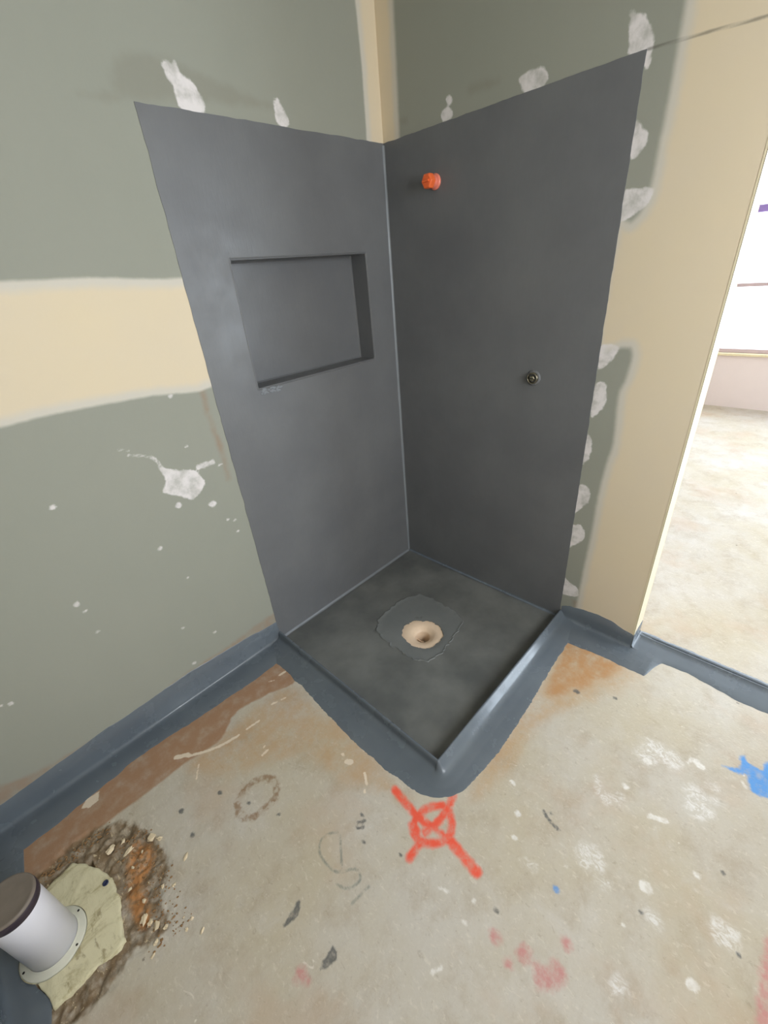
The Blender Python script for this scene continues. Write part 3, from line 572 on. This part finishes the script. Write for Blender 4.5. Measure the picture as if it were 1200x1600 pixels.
for k in range(1, 16): a = math.radians(180+90*k/16); path.append(((-.9, -.9), (math.cos(a), math.sin(a)), .105-.012*math.sin(math.pi*k/16)+wob(k*.015, 22, 30, .003), .055))
for k in range(150): t = .8975*k/149; path.append(((-.9+t, -.9), (0, -1), hw2(t)+wob(t, 23, 26, .004)+wob(t, 27, 150, .0022), prof([(0, .060), (.2, .066), (.35, .072), (.6, .076), (.8, .070), (.9, .062)])(t)))
def hobpart(name, part):
    rows = []
    for (px, py), nn, w_, band in part:
        hgt = .038+wob(px+py, 24, 5, .0012)
        q = max(0., -nn[1])*min(1, .5+(-py-.9 if 0 else -px)*.8)
        rows.append([(px+nn[0]*d-SB.x, py+nn[1]*d-SB.y, z) for d, z in sect(w_, hgt, max(.058+.012*q, min(band, w_-.02)), q)])
    return G().rings(rows, False).mk(name, M_SKIRT, sb, smooth=True, recalc=False)
hobpart('raised_edge', path[:158]); hobpart('raised_edge', path[157:])
# sealed joints where base meets the walls
for ax in (0, 1):
    rows = []
    for k in range(110):
        t = .006+.885*k/109; r = .0095+wob(t, 31+ax, 9, .002); row = []
        for a in (0, 18, 36, 54, 72, 90):
            a = math.radians(a); o_, u_ = r*(1-math.sin(a)), r*(1-math.cos(a))
            x, y = (-t, -.0016-o_) if ax == 0 else (-.0016-o_, -t)
            row.append((x-SB.x, y-SB.y, trayz(x, y, .6)+u_-.0003))
        rows.append(row)
    G().rings(rows, False).mk('joint_seal', M_SEAL if ax == 0 else M_SKIRT, sb, smooth=True, recalc=False)

# ------------------------------------------------------------------ fittings
dr = thing('shower_drain', (DC.x, DC.y, -.03), 'cream plastic floor waste at the centre of the shower tray', 'drain')
dr_z = 0
G().lathe([(.105, -.002), (.10, .0005), (.075, 0), (.062, -.001), (.052, -.005), (.044, -.0105), (.039, -.014), (.0345, -.017), (.033, -.022), (.032, -.085)], 64, cap0=False, cap1=False).mk('flange', M_DRAIN, dr, smooth=True)
G().lathe([(.032, -.080), (.001, -.081)], 48, cap0=False, cap1=True).mk('trap', M_DARK, dr)
G().box((-.004, -.004, -.080), (.004, .004, -.048)).box((-.002, -.0318, -.056), (.002, .0318, -.052)).mk('strainer_bar', M_DRAIN, dr)

vx = thing('pipe_plug', (-.0016, -.244, 1.685), 'orange plastic test plug screwed into the upper right shower wall', 'pipe plug')
hexr = lambda r, n=6: r
g = G(); g.lathe([(.024, .001), (.0245, -.004), (.021, -.008), (.019, -.009)], 40, 'x'); g.mk('collar', M_ORANGE2, vx, smooth=True)
g = G()
for k in range(4): g.lathe([(.0155, -.008-k*.005), (.0185, -.0102-k*.005), (.0155, -.0125-k*.005)], 32, 'x', cap0=False, cap1=False)
g.lathe([(.0155, -.005), (.0155, -.032)], 32, 'x'); o = g.mk('thread', M_ORANGE2, vx)
bevel(G().lathe([(.0235, -.028), (.0245, -.031), (.0245, -.050), (.020, -.054)], 6, 'x').mk('hexagonal_head', M_ORANGE, vx), .002)
bevel(G().box((-.060, -.014, -.0035), (-.052, .014, .0035)).mk('grip', M_ORANGE, vx), .0015)

bx = thing('mixer_pipe_fitting', (-.0016, -.678, 1.035), 'small round brass pipe fitting in the middle of the right shower wall', 'pipe fitting')
G().lathe([(.027, .001), (.0275, -.003), (.024, -.005)], 40, 'x').mk('sealant_ring', M_MEM, bx, smooth=True)
G().lathe([(.0195, .0), (.0205, -.002), (.0205, -.012), (.019, -.014), (.0165, -.014), (.0155, -.010), (.0150, -.003)], 40, 'x', cap0=False, cap1=False).mk('outer_ring', M_METAL, bx, smooth=True)
G().lathe([(.0150, -.003), (.004, -.002)], 32, 'x').mk('socket', M_DARK, bx)
bevel(G().lathe([(.0105, -.002), (.0105, -.015), (.008, -.017)], 6, 'x').mk('spindle', M_METAL, bx), .001)
G().box((-.018, -.0085, -.0015), (-.0165, .0085, .0015)).mk('slot', M_DARK, bx)

# soil pipe with lid, standing in a mortar patch
PC = (-1.889, -.440)
sp = thing('soil_pipe', (PC[0], PC[1], .004), 'upright white plastic soil pipe with a grey-brown lid in the floor', 'pipe')
G().lathe([(.0545, -.02), (.0545, .222)], 64, cap1=False).mk('pipe_body', M_PVC, sp, smooth=True)
fl = G().lathe([(.0720, -.02), (.0720, .004), (.0705, .0058), (.0600, .0062), (.0575, .0085), (.0550, .010)], 72, cap0=False, cap1=False).mk('collar', M_PVC2, sp, smooth=True)
for a in (20, -52, 100, 190):
    a = math.radians(a); G().lathe([(.0028, .0050), (.0028, .0064)], 12, c=(math.cos(a)*.066, math.sin(a)*.066, 0)).mk('screw', M_DARK, fl)
G().lathe([(.0548, .214), (.0562, .217), (.0568, .226), (.0562, .236), (.0548, .238)], 64, cap0=False).mk('rubber_ring', M_RUBBER, sp, smooth=True)
G().lathe([(.0555, .2375), (.0558, .240), (.0540, .2435), (.0505, .2445), (.0480, .2435), (.030, .2432), (.012, .2440)], 64, cap0=False).mk('lid', M_LID, sp, smooth=True)

out = [(-1.915, -.300), (-1.868, -.285), (-1.812, -.272), (-1.787, -.300), (-1.762, -.345), (-1.743, -.401), (-1.743, -.429), (-1.740, -.463), (-1.752, -.510), (-1.763, -.571), (-1.783, -.584), (-1.83, -.574), (-1.872, -.575), (-1.919, -.577), (-1.921, -.547), (-1.942, -.482), (-1.957, -.435), (-1.962, -.36), (-1.95, -.29)]
cx, cy = PC; rows = []; NP = 160
op = [Vector(p) for p in out]; per = []
for i in range(len(op)):
    a, b = op[i], op[(i+1) % len(op)]
    m_ = max(1, int((b-a).length/.006))
    per += [a+(b-a)*k/m_ for k in range(m_)]
per = [p + (p-Vector(PC)).normalized()*wob(i*.006, 41, 45, .004) for i, p in enumerate(per)]
pt = thing('mortar_patch', (cx, cy, 0), 'rough cream-yellow mortar patch in the floor around the white soil pipe', 'floor patch')
for T, zz in ((.0, .006), (.35, .0055), (.55, .005), (.75, .005), (.9, .0045), (.98, .003), (1.0, -.004), (1.0, -.022)):
    row = []
    for p in per:
        d = p-Vector(PC); r0 = d.normalized()*.0735; q = r0+(d-r0)*T
        row.append((q.x, q.y, zz + (mnoise.fractal(Vector((q.x*25, q.y*25, 0)), .8, 2, 4)*.0022 if T < 1 else 0)))
    rows.append(row)
G().rings(rows, True).mk('mortar', M_PATCH, pt, smooth=True)
M_NAVY = simple('navy_plug', srgb(42, 50, 82), .35)
G().lathe([(.0075, -.004), (.0075, .0065), (.0055, .0072), (.0045, .0055)], 20, c=(-1.7585-cx, -.4035-cy, 0)).mk('anchor_plug', M_NAVY, pt, smooth=True)

# crumbs of mortar left from chiselling
CL = {0: 'long pale mortar sliver at the wall end of the chiselled dirt, near the navy plug', 1: 'thin pale mortar sliver closest to the brown strip along the left wall',
      2: 'chunkiest pale mortar crumb at the far end of the orange-brown dirt', 8: 'broad pale mortar crumb at the near end of the orange-brown dirt',
      15: 'knobbly pale mortar crumb against the right edge of the yellow patch', 4: 'lone long pale crumb out on the clean concrete, farthest from the soil pipe', 18: 'fat pale mortar lump lying just beyond the top edge of the yellow patch'}
def crumb(name, x, y, s, el, rot, seed, z=.0):
    bm = bmesh.new(); bmesh.ops.create_icosphere(bm, subdivisions=1 if seed % 3 else 2, radius=1)
    for v in bm.verts:
        f = 1+1.1*mnoise.noise(v.co*1.9+Vector((seed*3.1, 0, 0))); v.co = Vector((v.co.x*s*el*f, v.co.y*s*f, v.co.z*s*.6*f))
    me = D.meshes.new(name); bm.to_mesh(me); bm.free(); me.materials.append(M_CRUMB)
    o = D.objects.new(name, me); COL.objects.link(o); o.location = (x, y, z+s*.3); o.rotation_euler = (0, 0, rot)
    props(o, None, CL.get(seed, 'small pale mortar crumb scattered in the dirt beside the soil pipe'), 'rubble', 'pale mortar crumbs beside the soil pipe'); return o
CR_ = [(-1.687, -.368, .007, 2.6, .3), (-1.689, -.329, .005, 2.4, .9), (-1.626, -.382, .010, 1.3, .2), (-1.612, -.405, .006, 1.6, 2), (-1.576, -.511, .006, 2.2, .6),
      (-1.651, -.532, .005, 1.6, 1), (-1.629, -.552, .005, 1.3, 0), (-1.724, -.655, .0045, 1.5, .5), (-1.696, -.605, .009, 1.4, 1.3), (-1.705, -.585, .006, 1.2, .3), (-1.698, -.526, .007, 1.2, .8),
      (-1.64, -.64, .004, 1.6, .4), (-1.645, -.669, .004, 1.3, 1), (-1.626, -.658, .004, 1.5, 0), (-1.619, -.702, .0045, 1.8, .6), (-1.713, -.564, .008, 1.6, .9), (-1.717, -.469, .006, 1.3, .3), (-1.694, -.419, .005, 1.7, 1.9), (-1.722, -.322, .008, 1.9, .2), (-1.66, -.40, .005, 1.4, 1.2), (-1.679, -.625, .005, 1.5, .1), (-1.708, -.635, .005, 1.4, 1.1)]
CR = [(x, y, s*.85, el, ro) for x, y, s, el, ro in CR_]
for k, (x, y, s, el, ro) in enumerate(CR): crumb('mortar_crumb', x, y, s, el, ro, k)
g = G(); r5 = random.Random(9); bmg = bmesh.new()
for k in range(420):
    a = r5.random(); x = r5.gauss(-1.672, .028); y = -.33-.33*r5.random()
    if r5.random() < .35: x = r5.uniform(-1.9, -1.7); y = r5.uniform(-.27, -.235)
    s = r5.uniform(.0008, .0028)
    if -1.96 < x < -1.735 and -.60 < y < -.27: continue
    m4 = __import__('mathutils').Matrix.Translation((x, y, s*.5)) @ __import__('mathutils').Matrix.Diagonal((s*r5.uniform(.8, 1.8), s, s*.7, 1))
    bmesh.ops.create_icosphere(bmg, subdivisions=1, radius=1, matrix=m4)
me = D.meshes.new('dirt_grains'); bmg.to_mesh(me); bmg.free(); me.materials.append(M_GRAIN)
o = D.objects.new('dirt_grains', me); COL.objects.link(o); props(o, 'stuff', 'loose brown and orange grit strewn along the edge of the mortar patch', 'grit')
